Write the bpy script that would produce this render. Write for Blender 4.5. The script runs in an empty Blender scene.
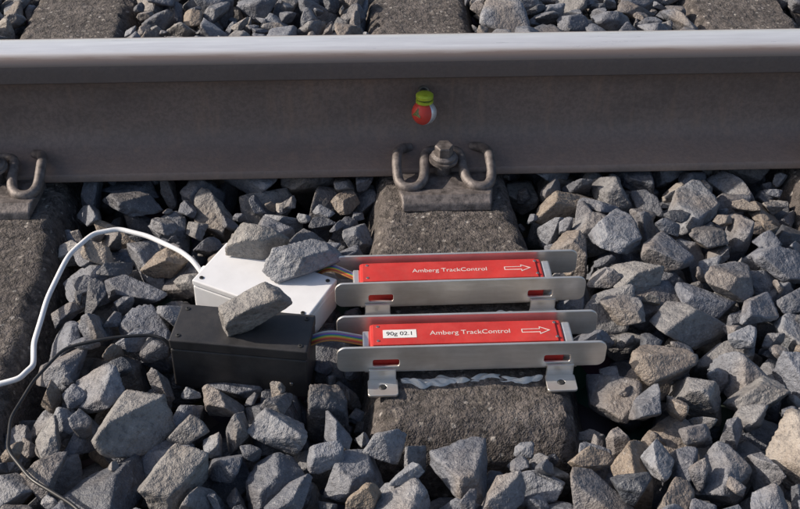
import bpy, bmesh, math, random
import numpy as np
from mathutils import Vector, Matrix, noise, Euler
random.seed(7); rng=np.random.default_rng(52)
scene=bpy.context.scene
COL=scene.collection

# ------------------------------------------------------------ helpers
def link(o,parent=None):
    COL.objects.link(o)
    if parent is not None: o.parent=parent
    return o
def empty(name,loc=(0,0,0),rot=(0,0,0)):
    e=bpy.data.objects.new(name,None); e.location=loc; e.rotation_euler=rot; e.empty_display_size=.02
    return link(e)
def mesh_obj(name,verts,faces,mat=None,parent=None,smooth=False,bevel=0,seg=2):
    me=bpy.data.meshes.new(name); me.from_pydata([tuple(v) for v in verts],[],faces); me.update()
    o=bpy.data.objects.new(name,me)
    if mat: me.materials.append(mat)
    if smooth:
        for p in me.polygons: p.use_smooth=True
    link(o,parent)
    if bevel:
        m=o.modifiers.new('bev','BEVEL'); m.width=bevel; m.segments=seg; m.limit_method='ANGLE'; m.angle_limit=math.radians(35)
    return o
def box(name,c,d,mat,parent=None,bevel=.001,rot=None,seg=2):
    x,y,z=[q/2 for q in d]
    v=[(-x,-y,-z),(x,-y,-z),(x,y,-z),(-x,y,-z),(-x,-y,z),(x,-y,z),(x,y,z),(-x,y,z)]
    f=[(0,3,2,1),(4,5,6,7),(0,1,5,4),(1,2,6,5),(2,3,7,6),(3,0,4,7)]
    o=mesh_obj(name,v,f,mat,parent,bevel=bevel,seg=seg); o.location=c
    if rot: o.rotation_euler=rot
    return o
def lathe(name,prof,mat,parent=None,n=40,loc=(0,0,0),rot=(0,0,0),smooth=True,angle=30):
    v=[];f=[]
    for r,z in prof:
        for i in range(n):
            a=2*math.pi*i/n; v.append((r*math.cos(a),r*math.sin(a),z))
    for k in range(len(prof)-1):
        for i in range(n):
            j=(i+1)%n; f.append((k*n+i,k*n+j,(k+1)*n+j,(k+1)*n+i))
    f.append(tuple(range(n))[::-1]); f.append(tuple((len(prof)-1)*n+i for i in range(n)))
    o=mesh_obj(name,v,f,mat,parent,smooth=False); o.location=loc; o.rotation_euler=rot
    if smooth:
        for p in o.data.polygons: p.use_smooth=len(p.vertices)==4
        try: o.data.set_sharp_from_angle(angle=math.radians(angle))
        except Exception: pass
    return o
def tube(name,pts,r,mat,parent=None,res=10,caps=True):
    cu=bpy.data.curves.new(name,'CURVE'); cu.dimensions='3D'; cu.bevel_depth=r; cu.bevel_resolution=5; cu.resolution_u=res
    cu.use_fill_caps=caps
    s=cu.splines.new('NURBS'); s.points.add(len(pts)-1)
    for p,q in zip(s.points,pts): p.co=(*q,1)
    s.order_u=4; s.use_endpoint_u=True
    o=bpy.data.objects.new(name,cu); cu.materials.append(mat); return link(o,parent)

# ------------------------------------------------------------ materials
class M:
    def __init__(s,name):
        s.m=bpy.data.materials.new(name); s.m.use_nodes=True; s.t=s.m.node_tree
        s.b=s.t.nodes['Principled BSDF']
    def n(s,ty,**k):
        x=s.t.nodes.new(ty)
        for a,b in k.items():
            if a in ('operation','blend_type','data_type','attribute_name','noise_dimensions','feature','attribute_type','clamp'): setattr(x,a,b)
            else: x.inputs[a.replace('_',' ')].default_value=b
        return x
    def l(s,a,b): s.t.links.new(a,b)
    def ramp(s,src,stops,interp='LINEAR'):
        r=s.t.nodes.new('ShaderNodeValToRGB'); r.color_ramp.interpolation=interp
        e=r.color_ramp.elements
        while len(e)<len(stops): e.new(.5)
        for x,(p,c) in zip(e,stops):
            x.position=p; x.color=(*c,1) if len(c)==3 else c
        s.l(src,r.inputs[0]); return r.outputs[0]
    def mix(s,fac,a,b,bt='MIX'):
        x=s.t.nodes.new('ShaderNodeMix'); x.data_type='RGBA'; x.blend_type=bt
        if isinstance(fac,(int,float)): x.inputs[0].default_value=fac
        else: s.l(fac,x.inputs[0])
        for i,q in ((6,a),(7,b)):
            if isinstance(q,tuple): x.inputs[i].default_value=(*q,1)
            else: s.l(q,x.inputs[i])
        return x.outputs[2]
    def noise(s,vec,scale,detail=6,rough=.6):
        x=s.t.nodes.new('ShaderNodeTexNoise'); x.inputs['Scale'].default_value=scale
        x.inputs['Detail'].default_value=detail; x.inputs['Roughness'].default_value=rough
        if vec is not None: s.l(vec,x.inputs['Vector'])
        return x.outputs['Fac']
    def bump(s,h,dist,strength=1.0,prev=None):
        x=s.t.nodes.new('ShaderNodeBump'); x.inputs['Distance'].default_value=dist; x.inputs['Strength'].default_value=strength
        s.l(h,x.inputs['Height'])
        if prev is not None: s.l(prev,x.inputs['Normal'])
        s.l(x.outputs[0],s.b.inputs['Normal']); return x.outputs[0]
    def coord(s): return s.t.nodes.new('ShaderNodeTexCoord').outputs['Object']
def grey(v): return (v,v,v)

def mat_stone():
    m=M('stone'); co=m.coord()
    at=m.n('ShaderNodeAttribute',attribute_name='srand')
    sep=m.t.nodes.new('ShaderNodeSeparateColor'); m.l(at.outputs['Color'],sep.inputs[0])
    off=m.n('ShaderNodeVectorMath',operation='SCALE'); m.l(at.outputs['Color'],off.inputs[0]); off.inputs['Scale'].default_value=7
    ad=m.n('ShaderNodeVectorMath',operation='ADD'); m.l(co,ad.inputs[0]); m.l(off.outputs[0],ad.inputs[1]); v=ad.outputs[0]
    base=m.ramp(sep.outputs[0],[(0,(.075,.082,.098)),(.15,(.125,.132,.155)),(.32,(.18,.19,.222)),(.48,(.265,.275,.30)),(.6,(.14,.148,.176)),(.74,(.255,.242,.23)),(.86,(.19,.195,.217)),(.95,(.26,.205,.155)),(1,(.40,.38,.36))])
    n1=m.noise(v,20,4,.65); n2=m.noise(v,150,3,.8)
    c=m.mix(m.ramp(n1,[(.38,grey(.0)),(.62,grey(.9))]),base,m.mix(1,base,(.60,.59,.60),'MULTIPLY'))
    n3=m.noise(v,10,1,.5)
    c=m.mix(m.ramp(n3,[(.54,grey(0)),(.68,grey(.42))]),c,(.28,.22,.165))
    c=m.mix(m.ramp(n2,[(.36,grey(.5)),(.48,grey(0))]),c,(.05,.05,.056))
    c=m.mix(m.ramp(n2,[(.58,grey(0)),(.74,grey(.45))]),c,(.48,.47,.46))
    m.l(c,m.b.inputs['Base Color']); m.b.inputs['Roughness'].default_value=.62
    m.b.inputs['Specular IOR Level'].default_value=.6
    b=m.bump(m.noise(v,65,4,.7),.0075,.85); m.bump(n2,.0013,.8,b)
    return m.m
def mat_concrete():
    m=M('sleeper_concrete'); co=m.coord()
    n1=m.noise(co,8,3,.6); n2=m.noise(co,80,4,.8)
    c=m.ramp(n1,[(.3,(.078,.066,.062)),(.5,(.122,.105,.097)),(.72,(.19,.165,.152))])
    vo=m.t.nodes.new('ShaderNodeTexVoronoi'); vo.inputs['Scale'].default_value=120; m.l(co,vo.inputs['Vector'])
    sc=m.t.nodes.new('ShaderNodeSeparateColor'); m.l(vo.outputs['Color'],sc.inputs[0])
    c=m.mix(m.ramp(vo.outputs['Distance'],[(.2,grey(.85)),(.42,grey(0))]),c,m.ramp(sc.outputs[0],[(.0,(.035,.032,.03)),(.35,(.12,.10,.09)),(.75,(.25,.22,.19)),(1,(.52,.48,.44))]))
    c=m.mix(m.ramp(n2,[(.40,grey(.8)),(.54,grey(0))]),c,(.035,.03,.027))
    m.l(c,m.b.inputs['Base Color']); m.b.inputs['Roughness'].default_value=.9
    b=m.bump(m.noise(co,60,4,.75),.010,.9); m.bump(m.noise(co,300,2,.7),.0022,.9,b)
    return m.m
def mat_rail():
    m=M('rail_rust_and_shading'); co=m.coord()
    sp=m.t.nodes.new('ShaderNodeSeparateXYZ'); m.l(co,sp.inputs[0])
    mp=m.t.nodes.new('ShaderNodeMapping'); mp.inputs['Scale'].default_value=(.35,1,1); m.l(co,mp.inputs[0])
    n1=m.noise(mp.outputs[0],14,4,.65); n2=m.noise(co,190,3,.7)
    c=m.ramp(n1,[(.3,(.175,.135,.122)),(.55,(.235,.178,.158)),(.75,(.29,.215,.185))])
    c=m.mix(m.ramp(n2,[(.4,grey(.45)),(.6,grey(0))]),c,(.11,.085,.077))
    mp2=m.t.nodes.new('ShaderNodeMapping'); mp2.inputs['Scale'].default_value=(1,1,.12); m.l(co,mp2.inputs[0])
    st=m.noise(mp2.outputs[0],55,3,.6)
    c=m.mix(m.ramp(st,[(.52,grey(0)),(.76,grey(.5))]),c,(.34,.225,.165))
    foot_bounce=m.t.nodes.new('ShaderNodeMapRange'); foot_bounce.inputs[1].default_value=.07; foot_bounce.inputs[2].default_value=.0; foot_bounce.inputs[3].default_value=0; foot_bounce.inputs[4].default_value=.5
    m.l(sp.outputs['Z'],foot_bounce.inputs[0]); c=m.mix(foot_bounce.outputs[0],c,(.29,.225,.19))  # lightens toward the foot: ballast bounce light put into the rust colour
    head_shade=m.t.nodes.new('ShaderNodeMapRange'); head_shade.inputs[1].default_value=.128; head_shade.inputs[2].default_value=.136; head_shade.inputs[3].default_value=0; head_shade.inputs[4].default_value=.75
    m.l(sp.outputs['Z'],head_shade.inputs[0]); c=m.mix(head_shade.outputs[0],c,(.12,.103,.10))  # shade painted on the head sides, leaving the web looking bounce-lit
    m.l(c,m.b.inputs['Base Color']); m.b.inputs['Roughness'].default_value=.6; m.b.inputs['Specular IOR Level'].default_value=.45
    m.b.inputs['Metallic'].default_value=.05
    b=m.bump(m.noise(co,40,3,.65),.0018,.7); m.bump(n2,.0007,.8,b)
    return m.m
def mat_railtop():
    m=M('rail_running_band'); co=m.coord()
    mp=m.t.nodes.new('ShaderNodeMapping'); mp.inputs['Scale'].default_value=(.08,1,1); m.l(co,mp.inputs[0])
    n=m.noise(mp.outputs[0],110,4,.65)
    sp=m.t.nodes.new('ShaderNodeSeparateXYZ'); m.l(co,sp.inputs[0])
    ab=m.n('ShaderNodeMath',operation='ABSOLUTE'); m.l(sp.outputs['Y'],ab.inputs[0])
    ad=m.n('ShaderNodeMath',operation='MULTIPLY_ADD'); m.l(n,ad.inputs[0]); ad.inputs[1].default_value=.010; m.l(ab.outputs[0],ad.inputs[2])
    f=m.ramp(ad.outputs[0],[(.026,grey(0)),(.034,grey(1))])
    c=m.mix(f,m.ramp(n,[(.3,(.80,.77,.76)),(.7,(.95,.93,.92))]),(.24,.19,.17))
    m.l(c,m.b.inputs['Base Color'])
    m.l(m.ramp(f,[(0,grey(.55)),(1,grey(.2))]),m.b.inputs['Metallic'])
    m.l(m.ramp(n,[(.3,grey(.26)),(.7,grey(.40))]),m.b.inputs['Roughness'])
    return m.m
def mat_ground():
    m=M('ground_gravel'); co=m.coord()
    vo=m.t.nodes.new('ShaderNodeTexVoronoi'); vo.inputs['Scale'].default_value=17; m.l(co,vo.inputs['Vector'])
    c=m.ramp(vo.outputs['Distance'],[(.2,(.18,.178,.175)),(.7,(.045,.043,.042))])
    c=m.mix(.5,c,m.mix(1,vo.outputs['Color'],(.20,.195,.19),'MULTIPLY'))
    m.l(c,m.b.inputs['Base Color']); m.b.inputs['Roughness'].default_value=.95
    m.bump(m.ramp(vo.outputs['Distance'],[(0,grey(1)),(.8,grey(0))]),.03,1)
    return m.m
def plain(name,c,rough=.5,metal=0,spec=.5,nscale=60,nvar=.15,bump=.0,dust=0):
    m=M(name); co=m.coord(); n=m.noise(co,nscale,4,.65)
    d=tuple(q*(1-nvar*1.6) for q in c); u=tuple(min(1,q*(1+nvar)) for q in c)
    cc=m.ramp(n,[(.3,d),(.7,u)])
    if dust: cc=m.mix(m.ramp(m.noise(co,45,5,.75),[(.42,grey(dust*.25)),(.72,grey(dust))]),cc,(.42,.36,.30))
    m.l(cc,m.b.inputs['Base Color'])
    m.b.inputs['Metallic'].default_value=metal; m.b.inputs['Specular IOR Level'].default_value=spec
    m.l(m.ramp(n,[(.3,grey(max(0,rough-.08))),(.7,grey(min(1,rough+.1)))]),m.b.inputs['Roughness'])
    if bump: m.bump(m.noise(co,nscale*4,4,.7),bump,.7)
    return m.m
STONE=mat_stone(); CONC=mat_concrete(); RAIL=mat_rail(); RTOP=mat_railtop(); GRND=mat_ground()
CLIP=plain('clip_steel',(.19,.165,.155),.5,.3,.5,90,.4,.0009)
def mat_galv():
    m=M('zinc_plated_steel'); co=m.coord()
    mp=m.t.nodes.new('ShaderNodeMapping'); mp.inputs['Scale'].default_value=(.12,1,1.5); m.l(co,mp.inputs[0])
    n=m.noise(mp.outputs[0],140,4,.65); n2=m.noise(co,14,4,.65)
    c=m.ramp(n,[(.3,(.70,.665,.615)),(.7,(.84,.81,.77))])
    c=m.mix(m.ramp(n2,[(.46,grey(0)),(.72,grey(.5))]),c,(.46,.37,.28))
    m.l(c,m.b.inputs['Base Color']); m.b.inputs['Metallic'].default_value=.72
    m.l(m.ramp(n2,[(.3,grey(.26)),(.7,grey(.44))]),m.b.inputs['Roughness']); m.bump(n,.00025,.5)
    return m.m
GALV=mat_galv()
RED=plain('red_enclosure',(.56,.032,.026),.45,0,.4,25,.12,.0002,dust=.08)
WHITEP=plain('white_print',(.68,.60,.56),.6,0,.4,80,.06)
LABEL=plain('label_paper',(.78,.77,.74),.5,0,.4,120,.05)
INK=plain('label_ink',(.03,.03,.03),.5)
WBOX=plain('white_plastic',(.82,.82,.83),.5,0,.4,18,.05,.0002,dust=.08)
BBOX=plain('black_plastic',(.022,.022,.025),.5,0,.5,30,.2,.0003,dust=.06)
WCAB=plain('white_cable',(.78,.78,.79),.45,0,.5,40,.05)
BCAB=plain('black_cable',(.02,.02,.022),.45,0,.5,40,.2)
SIL=plain('white_sealant',(.72,.71,.68),.6,0,.4,90,.12,.0015)
SCREW=plain('screw_steel',(.45,.44,.42),.35,.9,.5,90,.2)
GREEN=plain('yellow_green_anodised',(.46,.58,.04),.3,.2,.5,60,.15,dust=.1)
SILV=plain('polished_silver',(.80,.80,.82),.3,.5,.5,60,.05)
REDP=plain('red_target',(.62,.05,.035),.4,0,.4,60,.08,dust=.1)
GLASSG=plain('prism_glass',(.28,.27,.09),.15,.2,.8,60,.4)
DARK=plain('dark_rubber',(.03,.03,.03),.6)

# ------------------------------------------------------------ ground
mesh_obj('ground',[(-200,-200,-.1),(200,-200,-.1),(200,200,-.1),(-200,200,-.1)],[(0,1,2,3)],GRND)

# ------------------------------------------------------------ sleepers
SL_Y0,SL_Y1=-.505,2.155
def halfw(y):
    if y<-.22: return .098
    if y<-.04: return .098+(.080-.098)*(y+.22)/.18
    return .080
def sleeper(x0):
    ys=list(np.concatenate([np.linspace(SL_Y0,SL_Y0+.06,22)[:-1],np.linspace(SL_Y0+.06,SL_Y1,250)]))
    prof=lambda w:[(-w-.055,-.2),(-w-.036,-.085),(-w-.008,-.010),(-w+.002,-.001),(0-w*.5,0),(0,0.0005),(w*.5,0),(w-.002,-.001),(w+.008,-.010),(w+.036,-.085),(w+.055,-.2)]
    v=[];f=[]; P=None
    for k,y in enumerate(ys):
        pr=prof(halfw(y)); pts=[]
        for a,b in zip(pr[:-1],pr[1:]):
            n=max(1,int(math.hypot(b[0]-a[0],b[1]-a[1])/.007))
            for i in range(n): pts.append((a[0]+(b[0]-a[0])*i/n,a[1]+(b[1]-a[1])*i/n))
        pts.append(pr[-1])
        if P is None: P=len(pts)
        if len(pts)!=P: pts=[pts[int(round(i*(len(pts)-1)/(P-1)))] for i in range(P)]
        endd=min(y-SL_Y0,SL_Y1-y); t=max(0,1-endd/.04); drop=.034*t**2.0; nar=1-.05*t**2
        for (x,z) in pts:
            q=Vector((x+x0,y,z)); nn=noise.fractal(q*30,1,2,5)*.0026
            ed=max(0,1-abs(abs(x)-halfw(y))/.012); ch=max(0,noise.noise(q*55)-.12)*.022*ed
            v.append((x*nar+nn-math.copysign(ch*.5,x),y,z-drop+nn-ch))
    m=len(ys)
    for k in range(m-1):
        for i in range(P-1): f.append((k*P+i,k*P+i+1,(k+1)*P+i+1,(k+1)*P+i)[::-1])
    f.append(tuple(range(P))); f.append(tuple((m-1)*P+i for i in range(P))[::-1])
    o=mesh_obj('concrete_sleeper',v,f,CONC,smooth=True); o.location=(x0,0,0)
    o.data.set_sharp_from_angle(angle=math.radians(50))
    return o
SLX=[0,-.615,.592,-1.22,1.2,-1.82,1.8]
for x in SLX: sleeper(x)

# ------------------------------------------------------------ rails
def rail(yc):
    half=[(.0,0),(.073,0),(.075,.002),(.075,.010),(.073,.0125),(.045,.0175),(.025,.024),(.014,.034),(.0095,.05),(.00825,.075),(.0085,.105),(.0105,.118),(.016,.1255),(.033,.1315),(.0355,.134),(.036,.150),(.0355,.158),(.0335,.164),(.029,.1685),(.022,.1708),(.010,.1718),(0,.172)]
    pr=half+[(-a,b) for a,b in half[::-1][1:-1]]
    P=len(pr); xs=np.linspace(-6,6,13); v=[];f=[]
    for x in xs:
        for a,b in pr: v.append((x,a,b+.005))
    for k in range(len(xs)-1):
        for i in range(P): j=(i+1)%P; f.append((k*P+i,(k+1)*P+i,(k+1)*P+j,k*P+j)[::-1])
    f.append(tuple(range(P))); f.append(tuple((len(xs)-1)*P+i for i in range(P))[::-1])
    o=mesh_obj('steel_rail',v,f,RAIL,smooth=True); o.data.materials.append(RTOP); o.location=(0,yc,0)
    for p in o.data.polygons:
        if len(p.vertices)==4 and p.center.z>.166 : p.material_index=1
    o.data.set_sharp_from_angle(angle=math.radians(40))
    return o
rail(.075); rail(1.58)

# ------------------------------------------------------------ rail clips
def clip(x,y,flip):
    e=empty('rail_clip',(x,y,0),(0,0,math.pi if flip else 0))
    v=[];prof=[(-.001,.0),(-.001,.012),(-.020,.014),(-.046,.012),(-.052,.017),(-.066,.017),(-.078,.010),(-.082,.0)]
    for s in (-1,1):
        for k,(yy,z) in enumerate(prof): v.append((s*(.065 if yy>-.06 else .060),yy,z+.0005))
    n=len(prof); f=[tuple(range(n))[::-1],tuple(range(n,2*n))]+[(i,(i+1)%n,n+(i+1)%n,n+i) for i in range(n)]
    mesh_obj('guide_plate',v,f,CLIP,e,bevel=.002)
    R=.0070
    half=[(-.044,.044,.026),(-.057,.036,.031),(-.064,.012,.040),(-.065,-.012,.034),(-.065,-.036,.022),(-.057,-.051,.019),(-.039,-.051,.019),(-.029,-.036,.021),(-.026,-.012,.028),(-.026,.010,.034),(-.019,.024,.033)]
    pts=half+[(0,.026,.033)]+[(-a,b,c) for a,b,c in half[::-1]]
    tube('spring_clamp',pts,R,CLIP,e,12)
    lathe('washer',[(.0,0),(.020,0),(.020,.004),(.0,.004)],CLIP,e,32,(0,-.006,.0355),(.1,0,0))
    lathe('bolt_flange',[(.0,0),(.0175,0),(.0175,.004),(.013,.007),(.0,.007)],CLIP,e,32,(0,-.006,.0395),(.1,0,0))
    lathe('bolt_head',[(.0,0),(.0128,0),(.0128,.013),(.0115,.0152),(0,.0152)],CLIP,e,6,(0,-.0065,.0455),(.1,0,0),smooth=False)
    lathe('bolt_shank',[(.0,0),(.011,0),(.011,.038),(0,.038)],CLIP,e,20,(0,-.004,.001))
    box('rail_pad',(0,.06,.0025),(.15,.12,.0045),DARK,e,bevel=.001)
    return e
for x in SLX[:5]:
    clip(x,0,False); clip(x,.15,True)

# ------------------------------------------------------------ stone shapes
def ico(sub):
    bm=bmesh.new(); bmesh.ops.create_icosphere(bm,subdivisions=sub,radius=1)
    V=np.array([v.co[:] for v in bm.verts]); F=np.array([[v.index for v in f.verts] for f in bm.faces]); bm.free()
    V/=np.linalg.norm(V,axis=1)[:,None]; return V,F
ICO={4:ico(4),5:ico(5),3:ico(3)}
def stone_shape(seed,level):
    r=np.random.default_rng(seed)
    V,F=ICO[level]
    npl=r.integers(3,9)
    N=r.normal(size=(npl,3)); N/=np.linalg.norm(N,axis=1)[:,None]
    N=np.vstack([N,np.array([[1,0,0],[-1,0,0],[0,1,0],[0,-1,0],[0,0,1],[0,0,-1]])+r.normal(size=(6,3))*.34]); N/=np.linalg.norm(N,axis=1)[:,None]
    h=r.uniform(.50,1.0,len(N))
    D=V@N.T
    with np.errstate(divide='ignore'): Rr=np.where(D>.02,h/np.maximum(D,.02),99.)
    k=75.
    rad=-np.log(np.exp(-k*np.minimum(Rr,6)).sum(1))/k
    rad=np.minimum(rad,1.45)
    P=V*rad[:,None]
    off=Vector(r.uniform(-50,50,3))
    rough=r.uniform(.45,1.15)
    dz=np.array([noise.fractal(Vector(p)*1.7+off,.95,2.1,6)*.055+noise.ridged_multi_fractal(Vector(p)*2.6+off,.9,2,5,1,2)*.020 for p in P])
    P=P+V*(dz*rough)[:,None]
    ax=np.array([r.uniform(.95,1.35),r.uniform(.72,1.0),r.uniform(.48,.8)])
    P*=ax
    P-=P.mean(0)
    P*=1/np.abs(P).max()
    return P
NS=48
SH4=[stone_shape(100+i,4) for i in range(NS)]
SH5=[stone_shape(100+i,5) for i in range(NS)]
SH3=[stone_shape(100+i,3) for i in range(NS)]

# ------------------------------------------------------------ deposit the ballast
X0,X1,Y0,Y1=-1.5,1.5,-1.35,2.0; C=.004
nx=int((X1-X0)/C); ny=int((Y1-Y0)/C)
gx=X0+(np.arange(nx)+.5)*C; gy=Y0+(np.arange(ny)+.5)*C
GX,GY=np.meshgrid(gx,gy,indexing='ij')
H=np.full((nx,ny),-.1)
HW=np.where(GY<-.22,.098,np.where(GY<-.04,.098+(.080-.098)*(GY+.22)/.18,.080))
for sx in SLX[:5]:
    d=np.abs(GX-sx)-HW; prof=np.where(d<0,0,-d*2.6); inside=(GY>SL_Y0)&(GY<SL_Y1)
    H=np.maximum(H,np.where(inside,prof,-1))
T=np.full((nx,ny),.012)+.007*np.sin(GX*9)+.007*np.cos(GY*11+GX*5)
T[(GY>-.12)&(GY<.2)]-=.020
T[(GY>.2)]+=.004
for sx in SLX[:5]:
    dd=np.abs(GX-sx)-HW; m_=(dd<.05)&(GY<0)&(GY>-.5); T=np.where(m_,np.minimum(T,-.028+.9*np.clip(dd-.012,0,.05)),T)
T=np.where((np.abs(GX)<.16)&(GY<-.49)&(GY>-.55),.010,T)
T[(GY>.0-.005)&(GY<.155)]=-.004
T[(GY>1.5)&(GY<1.66)]=-.004
FORB=np.zeros((nx,ny),bool)
for sx in SLX[:5]:
    FORB|=(np.abs(GX-sx)<HW+.010)&(GY>SL_Y0+.025)&(GY<SL_Y1)
def rotbox(cx,cy,hx,hy,a):
    ca,sa=math.cos(-a),math.sin(-a); x=(GX-cx);y=(GY-cy)
    return (np.abs(ca*x-sa*y)<hx)&(np.abs(sa*x+ca*y)<hy)
BW=dict(c=(-.234,-.262),d=(.152,.078,.046),a=math.radians(-27),z=-.012)
BB=dict(c=(-.251,-.372),d=(.150,.060,.071),a=math.radians(-8),z=-.018)
T[rotbox(*BW['c'],.082,.045,BW['a'])]=BW['z']+.001
T[rotbox(*BB['c'],.080,.036,BB['a'])]=BB['z']+.001
mm=(np.abs(GX)<.155)&(GY>-.45)&(GY<-.21); T[mm]=np.minimum(T[mm],.002)
stones=[]
def rotm():
    r=rng
    if r.random()<.55: e=Euler((r.normal()*.5,r.normal()*.5,r.uniform(0,6.28)))
    else: e=Euler(tuple(r.uniform(0,6.28,3)))
    return np.array(e.to_matrix())
def splat(P):
    ij=np.floor(P[:,:2]/C).astype(int); mn=ij.min(0); ij-=mn; w,h=ij.max(0)+1
    bot=np.full((w,h),9.); top=np.full((w,h),-9.)
    np.minimum.at(bot,(ij[:,0],ij[:,1]),P[:,2]); np.maximum.at(top,(ij[:,0],ij[:,1]),P[:,2])
    return mn,bot,top
def deposit(total,smin,smax,K,sink,region=None,maxfail=400,tol=.006):
    fail=0; n=0
    rx0,rx1,ry0,ry1=region or (X0+.06,X1-.06,Y0+.06,Y1-.06)
    while n<total and fail<maxfail:
        si=int(rng.integers(NS)); sc=rng.uniform(smin,smax); R=rotm(); P=(SH4[si]*sc)@R.T
        mn,bot,top=splat(P); w,h=bot.shape; ok=bot<8; best=None
        for k in range(K):
            x=rng.uniform(rx0,rx1); y=rng.uniform(ry0,ry1)
            i=int((x-X0)/C)+mn[0]; j=int((y-Y0)/C)+mn[1]
            if i<0 or j<0 or i+w>nx or j+h>ny: continue
            if (FORB[i:i+w,j:j+h]&ok).any(): continue
            sub=H[i:i+w,j:j+h]; d=(sub-bot)[ok]; zc=d.max()-sink
            over=(top+zc-T[i:i+w,j:j+h])[ok].max()
            if over>tol: continue
            if best is None or over<best[0]: best=(over,i,j,zc)
        if best is None: fail+=1; continue
        fail=max(0,fail-1); _,i,j,zc=best
        sub=H[i:i+w,j:j+h]; sub[ok]=np.maximum(sub[ok],(top+zc)[ok])
        cx=X0+(i-mn[0])*C; cy=Y0+(j-mn[1])*C
        stones.append((si,sc,R,(cx,cy,zc))); n+=1
VR=(-.85,.85,-.72,.8)
deposit(2200,.030,.050,9,.005)
a=len(stones)
deposit(900,.034,.052,20,.007,VR,400,.018)
b=len(stones)
deposit(600,.020,.032,14,.006,VR,400,.010)
c_=len(stones)
deposit(500,.010,.018,14,.003,VR,400)
print('STONES',a,b,c_,len(stones))
Vs=[];Fs=[];Cs=[];o0=0
for (si,sc,R,c) in stones:
    vis=abs(c[0])<.85 and -.75<c[1]<.85 and c[2]>-.065
    hi=vis and c[1]<.3 and c[2]>-.05
    lv,S=(5,SH5) if (hi and sc>.022) else ((4,SH4) if vis else (3,SH3))
    P=(S[si]*sc)@R.T+np.array(c); F=ICO[lv][1]
    Vs.append(P); Fs.append(F+o0); o0+=len(P)
    Cs.append(np.tile(np.append(rng.random(3),1.),(len(P),1)))
def big_mesh(name,V,F,Cc):
    me=bpy.data.meshes.new(name); me.vertices.add(len(V)); me.vertices.foreach_set('co',V.astype(np.float32).ravel())
    me.loops.add(len(F)*3); me.loops.foreach_set('vertex_index',F.astype(np.int32).ravel())
    me.polygons.add(len(F)); me.polygons.foreach_set('loop_start',np.arange(0,len(F)*3,3,dtype=np.int32))
    me.polygons.foreach_set('use_smooth',np.ones(len(F),bool))
    me.update(calc_edges=True)
    at=me.attributes.new('srand','FLOAT_COLOR','POINT'); at.data.foreach_set('color',Cc.astype(np.float32).ravel())
    me.materials.append(STONE); o=bpy.data.objects.new(name,me); return link(o)
V=np.vstack(Vs);F=np.vstack(Fs); print('VERTS',len(V),'FACES',len(F))
big_mesh('ballast_gravel',V,F,np.vstack(Cs))
def surf(x,y,r=2):
    i=int((x-X0)/C); j=int((y-Y0)/C); return float(H[i-r:i+r+1,j-r:j+r+1].max())

# ------------------------------------------------------------ junction boxes
def jbox(name,B,mat,lidmat):
    e=empty(name,(B['c'][0],B['c'][1],B['z']),(0,0,B['a'])); d=B['d']
    box('housing',(0,0,d[2]*.40),(d[0],d[1],d[2]*.80),mat,e,bevel=.0022,seg=3)
    box('lid',(0,0,d[2]*.9+.0003),(d[0]+.0008,d[1]+.0008,d[2]*.2-.0008),lidmat,e,bevel=.0018,seg=3)
    for sx in (-1,1):
        for sy in (-1,1):
            lathe('lid_screw',[(0,0),(.0026,0),(.0026,.0008),(.0012,.0012),(.0011,.0004),(0,.0004)],DARK,e,16,(sx*(d[0]/2-.008),sy*(d[1]/2-.008),d[2]))
    return e
wb=jbox('white_junction_box',BW,WBOX,WBOX); bb=jbox('black_junction_box',BB,BBOX,BBOX)
wb.rotation_euler=(math.radians(3),math.radians(3),BW['a']); bb.rotation_euler=(math.radians(2),math.radians(1.5),BB['a'])
lathe('cable_gland',[(0,0),(.0075,0),(.0075,.006),(.0055,.012),(0,.012)],WBOX,wb,24,(-BW['d'][0]/2,0,.026),(0,-math.pi/2,0))
lathe('cable_gland',[(0,0),(.0055,0),(.0055,.005),(.004,.010),(0,.010)],BBOX,bb,24,(-BB['d'][0]/2,0,.03),(0,-math.pi/2,0))
lathe('side_screw',[(0,0),(.0022,0),(.0018,.001),(0,.001)],SCREW,bb,16,(BB['d'][0]/2-.018,-BB['d'][1]/2,.02),(math.pi/2,0,0))

# ------------------------------------------------------------ stones on the boxes
def lone(seed,sc,loc,rot,c):
    P=stone_shape(seed,5)*np.array(sc)
    P=P@np.array(Euler(rot).to_matrix()).T
    P[:,2]-=P[:,2].min()
    o=big_mesh('ballast_stone',P,ICO[5][1],np.tile(np.array([*c,1.]),(len(P),1))); o.location=loc; return o
lone(901,(.042,.046,.052),(-.243,-.214,.033),(.1,.1,.3),(.74,.3,.5))
lone(907,(.054,.052,.052),(-.190,-.252,.029),(.15,.25,.5),(.46,.2,.8))
lone(915,(.042,.046,.048),(-.238,-.372,.050),(.0,-.2,.4),(.74,.6,.2))

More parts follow.
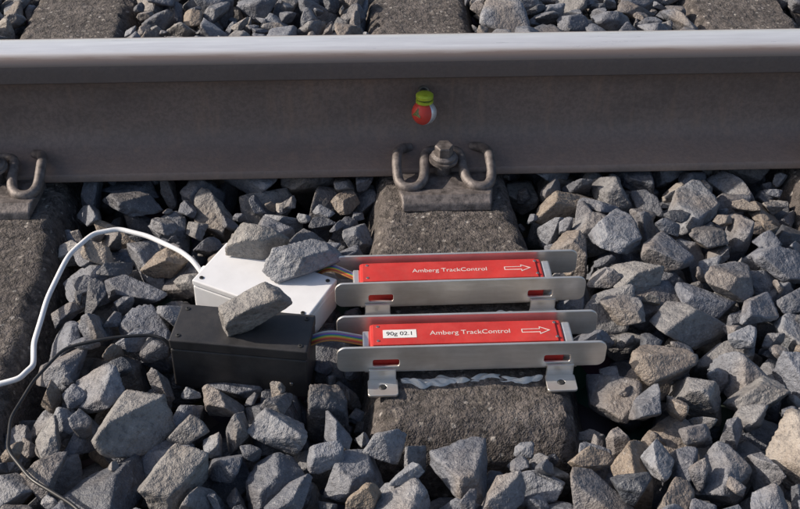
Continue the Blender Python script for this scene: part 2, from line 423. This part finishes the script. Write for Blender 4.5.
# ------------------------------------------------------------ cables
def cable(name,pts,r,mat,zfix):
    P=[]; dense=[]
    for a,b in zip(pts[:-1],pts[1:]):
        for t in np.linspace(0,1,4)[:-1]: dense.append((a[0]+(b[0]-a[0])*t,a[1]+(b[1]-a[1])*t))
    dense.append(pts[-1])
    zs=[max(-.02,surf(x,y,3))+r for x,y in dense]
    for k,z in zfix.items(): zs[k]=z
    z0=zs[0]
    zs=[max(zs[max(0,i-3):i+4])*.6+.4*float(np.mean(zs[max(0,i-3):i+4])) for i in range(len(zs))]
    zs=[float(np.mean(zs[max(0,i-2):i+3])) for i in range(len(zs))]; zs[0]=z0
    return tube(name,[(x,y,z) for (x,y),z in zip(dense,zs)],r,mat)
cable('white_cable',[(-.312,-.228),(-.34,-.195),(-.386,-.160),(-.425,-.142),(-.456,-.150),(-.480,-.19),(-.4935,-.261),(-.494,-.335),(-.484,-.378),(-.495,-.398),(-.5265,-.406),(-.61,-.41),(-.75,-.43),(-1.0,-.5)],.0032,WCAB,{0:.016,1:.02,2:.024,3:.026,4:.028})
cable('black_cable',[(-.332,-.362),(-.355,-.355),(-.395,-.359),(-.4475,-.372),(-.474,-.416),(-.487,-.466),(-.478,-.516),(-.443,-.562),(-.3935,-.598),(-.34,-.66),(-.3,-.8)],.0019,BCAB,{0:.014,1:.014})

# ------------------------------------------------------------ track sensors
def rrect(w,h,r,cx=0,cy=0,n=6):
    out=[]
    for (sx,sy,a0) in ((1,1,0),(-1,1,90),(-1,-1,180),(1,-1,270)):
        for k in range(n+1):
            a=math.radians(a0+90*k/n); out.append((cx+sx*(w/2-r)+r*math.cos(a),cy+sy*(h/2-r)+r*math.sin(a)))
    return out
def plate(name,outs,th,mat,parent,loc,rot,bev=.0005):
    cu=bpy.data.curves.new(name,'CURVE'); cu.dimensions='2D'; cu.fill_mode='BOTH'; cu.extrude=th/2-bev; cu.bevel_depth=bev; cu.bevel_resolution=1
    for pts in outs:
        s=cu.splines.new('POLY'); s.points.add(len(pts)-1)
        for p,q in zip(s.points,pts): p.co=(q[0],q[1],0,1)
        s.use_cyclic_u=True
    cu.materials.append(mat); o=bpy.data.objects.new(name,cu); o.location=loc; o.rotation_euler=rot; return link(o,parent)
def text(body,size,mat,parent,loc,rot=(0,0,0),name='lettering'):
    cu=bpy.data.curves.new(name,'FONT'); cu.body=body; cu.size=size; cu.align_x='CENTER'; cu.align_y='CENTER'; cu.extrude=.00008
    cu.materials.append(mat); o=bpy.data.objects.new(name,cu); o.location=loc; o.rotation_euler=rot; return link(o,parent)
RIB=[(.45,.20,.05),(.30,.10,.04),(.6,.05,.04),(.65,.25,.04),(.6,.5,.08),(.08,.35,.12),(.08,.15,.45),(.3,.12,.35),(.35,.35,.36),(.6,.6,.58)]
RIBM=[plain('wire_%d'%i,c,.45,0,.5,50,.05) for i,c in enumerate(RIB)]
def sensor(cx,yf,label,bx0,bx1,zrot):
    e=empty('track_sensor',(cx,yf,0),(0,0,zrot)); G=.053
    holes=[rrect(.030,.011,.003,-.094,.026),rrect(.030,.011,.003,.094,.026)]
    for nm,y in (('bracket_front_plate',0),('bracket_rear_plate',G)):
        plate(nm,[rrect(.294,.033,.009,0,.0315)]+holes,.003,GALV,e,(0,y,0),(math.pi/2,0,0))
    box('bracket_base',(0,G/2,.0115),(.235,G-.0034,.003),GALV,e,bevel=.0006)
    for s in (-1,1):
        for (y,d) in ((0,-1),(G,1)):
            box('foot_riser',(s*.098,y+d*.0035,.0105),(.030,.003,.017),GALV,e,bevel=.0008)
            plate('foot_tab',[rrect(.032,.025,.003),[(.0048*math.cos(a),.0048*math.sin(a)) for a in np.linspace(0,2*math.pi,20,endpoint=False)]],.003,GALV,e,(s*.098,y+d*.0165,.0032),(0,0,0))
            lathe('anchor_bolt',[(0,0),(.0044,0),(.0044,.0035),(.003,.0045),(0,.0045)],DARK,e,18,(s*.098,y+d*.0165,.0008))
    bl=bx1-bx0; bc=(bx0+bx1)/2; bz0,bz1=.0135,.0425
    box('enclosure',(bc,G/2-.001,(bz0+bz1)/2),(bl,.040,bz1-bz0),RED,e,bevel=.0025,seg=3)
    box('enclosure_lid',(bc-.002,G/2-.001,bz1+.0009),(bl-.010,.035,.0016),RED,e,bevel=.0007)
    box('end_cap',(bx1+.0052,G/2,.029),(.010,.034,.024),GALV,e,bevel=.002)
    box('cable_inlet',(bx0-.004,G/2,.030),(.008,.026,.016),GALV,e,bevel=.0015)
    tz=bz1+.0018
    text('Amberg TrackControl',.0098,WHITEP,e,(bc+(.004 if label else -.002),G/2-.001,tz))
    ax=bx1-.030; yy=G/2-.001; ow=[(-.016,-.003),(.004,-.003),(.004,-.0065),(.016,0),(.004,.0065),(.004,.003),(-.016,.003)]
    iw=[(-.0150,-.0021),(.0049,-.0021),(.0049,-.0049),(.0141,0),(.0049,.0049),(.0049,.0021),(-.0150,.0021)]
    plate('arrow_mark',[ow,iw],.0003,WHITEP,e,(ax,yy,tz),(0,0,0),bev=0)
    for sx in (bx0+.009,bx1-.008):
        for sy in (-.012,.012): lathe('lid_screw',[(0,0),(.0018,0),(.0015,.0008),(0,.0008)],SCREW,e,14,(sx,G/2+sy,bz1+.0016))
    if label:
        box('sticker',(bx0+.033,G/2-.001,tz+.0001),(.037,.0135,.0004),LABEL,e,bevel=0)
        text('90g 02.1',.0088,INK,e,(bx0+.033,G/2-.001,tz+.0004),name='sticker_text')
    return e
s1=sensor(.000,-.408,True,-.111,.103,math.radians(.1))
s2=sensor(-.002,-.294,False,-.118,.100,math.radians(.6))
def ribbon(name,pts,wdir):
    e=empty(name)
    for i,mt in enumerate(RIBM):
        t=(i-4.5)
        tube('wire_%d'%i,[tuple(Vector(p)+Vector(w)*t*.0014) for p,w in zip(pts,wdir)],.00078,mt,e,8)
ribbon('ribbon_cable',[(-.178,-.247,.020),(-.166,-.244,.032),(-.151,-.250,.041),(-.136,-.264,.038),(-.116,-.268,.032)],[(0,1,0)]*5)
ribbon('ribbon_cable',[(-.186,-.380,.030),(-.170,-.378,.038),(-.152,-.378,.043),(-.132,-.381,.038),(-.108,-.381,.032)],[(0,1,.2)]*5)

# ------------------------------------------------------------ sealant
def sealant(xa,xb,y,w,seed):
    n=120; m=14; v=[];f=[]
    for i in range(n+1):
        t=i/n; x=xa+(xb-xa)*t; ww=w*(.35+.9*abs(noise.noise(Vector((x*45,seed,0)))))*(math.sin(math.pi*t)**.3+.02); yo=noise.noise(Vector((x*28,seed+4,1)))*.006
        for j in range(m+1):
            a=math.pi*j/m
            hh=.0025+.011*abs(noise.noise(Vector((x*60,j*.22,seed))))
            v.append((x,y+yo-ww*math.cos(a),-.002+hh*math.sin(a)))
    for i in range(n):
        for j in range(m): f.append((i*(m+1)+j,(i+1)*(m+1)+j,(i+1)*(m+1)+j+1,i*(m+1)+j+1))
    return mesh_obj('sealant_bead',v,f,SIL,smooth=True)
sealant(-.078,.080,-.412,.012,3); sealant(-.03,.07,-.304,.009,8); sealant(-.095,.02,-.224,.007,5); sealant(-.06,.09,-.349,.009,12)

# ------------------------------------------------------------ survey prism on rail web
pe=empty('survey_prism_target',(-.025,.036,.087)); pe.scale=(.92,.92,.92)
lathe('prism_ball',[(.0002+.0185*math.sin(a),-.0185*math.cos(a)) for a in np.linspace(0,math.pi,28)],SILV,pe,48)
DV=Vector((-.66,-.70,.28)).normalized()
R1=DV.to_track_quat('Z','Y').to_euler()
def cap(name,r,a0,a1,mat,rot):
    pr=[(max(0,r*math.sin(a)),r*math.cos(a)) for a in np.linspace(math.radians(a0),math.radians(a1),16)]
    return lathe(name,[(pr[0][0]*.97,pr[0][1]*.97)]+pr+[(pr[-1][0]*.97,pr[-1][1]*.97)],mat,pe,48,rot=rot)
cap('red_rim',.0192,34,72,REDP,R1); cap('silver_rim',.0190,73,80,SILV,R1)
cap('prism_bezel',.0189,2,34,REDP,R1)
tri=mesh_obj('corner_cube',[(.0092*math.cos(a),.0092*math.sin(a),.0) for a in (math.pi/2,math.pi*7/6,math.pi*11/6)]+[(0,0,.003)],[(0,1,3),(1,2,3),(2,0,3)],GLASSG,pe); tri.location=tuple(DV*.0180); tri.rotation_euler=R1
lathe('green_collar',[(0,0),(.0105,0),(.0132,.002),(.0132,.0055),(.010,.0065),(.010,.0080),(.0132,.0090),(.0132,.0135),(.0110,.0152),(.008,.0158),(0,.0158)],GREEN,pe,40,(0,.001,.0160))
lathe('collar_band',[(0,0),(.0116,0),(.0116,.0012),(0,.0012)],DARK,pe,40,(0,.001,.0228))
lathe('magnet_stem',[(0,0),(.006,0),(.006,.026),(0,.026)],DARK,pe,30,(0,.003,.021),(-math.pi/2,0,0))
lathe('magnet_foot',[(0,0),(.009,0),(.009,.006),(0,.006)],SCREW,pe,30,(0,.0275,.020),(-math.pi/2,0,0))

# ------------------------------------------------------------ light
AZ,EL=math.radians(-80),math.radians(30)
w=bpy.data.worlds.new('World'); scene.world=w; w.use_nodes=True
sk=w.node_tree.nodes.new('ShaderNodeTexSky'); sk.sky_type='NISHITA'; sk.sun_disc=False; sk.sun_elevation=EL; sk.sun_rotation=AZ; sk.air_density=1; sk.dust_density=2.5
bg=w.node_tree.nodes['Background']; w.node_tree.links.new(sk.outputs[0],bg.inputs[0]); bg.inputs[1].default_value=.13
ld=bpy.data.lights.new('sun','SUN'); ld.energy=5.0; ld.angle=math.radians(.5); ld.color=(1,.90,.78)
lo=bpy.data.objects.new('sun',ld); link(lo)
sv=Vector((math.cos(EL)*math.sin(AZ),math.cos(EL)*math.cos(AZ),math.sin(EL))); lo.rotation_euler=sv.to_track_quat('Z','Y').to_euler(); lo.location=(-3,3,4)

# ------------------------------------------------------------ camera
cd=bpy.data.cameras.new('camera'); cd.sensor_width=36; cd.lens=36*1100/800; cd.clip_start=.02; cd.clip_end=800
cam=bpy.data.objects.new('camera',cd); link(cam); scene.camera=cam
yaw,pitch,roll=math.radians(2.9),math.radians(36.5),math.radians(.46)
fw=Vector((math.sin(yaw)*math.cos(pitch),math.cos(yaw)*math.cos(pitch),-math.sin(pitch)))
q=fw.to_track_quat('-Z','Y').to_matrix()@Matrix.Rotation(roll,3,'Z')
cam.rotation_euler=q.to_euler(); cam.location=(-.125,-1.303,.835)
scene.view_settings.view_transform='Standard'; scene.view_settings.look='None'; scene.view_settings.exposure=0
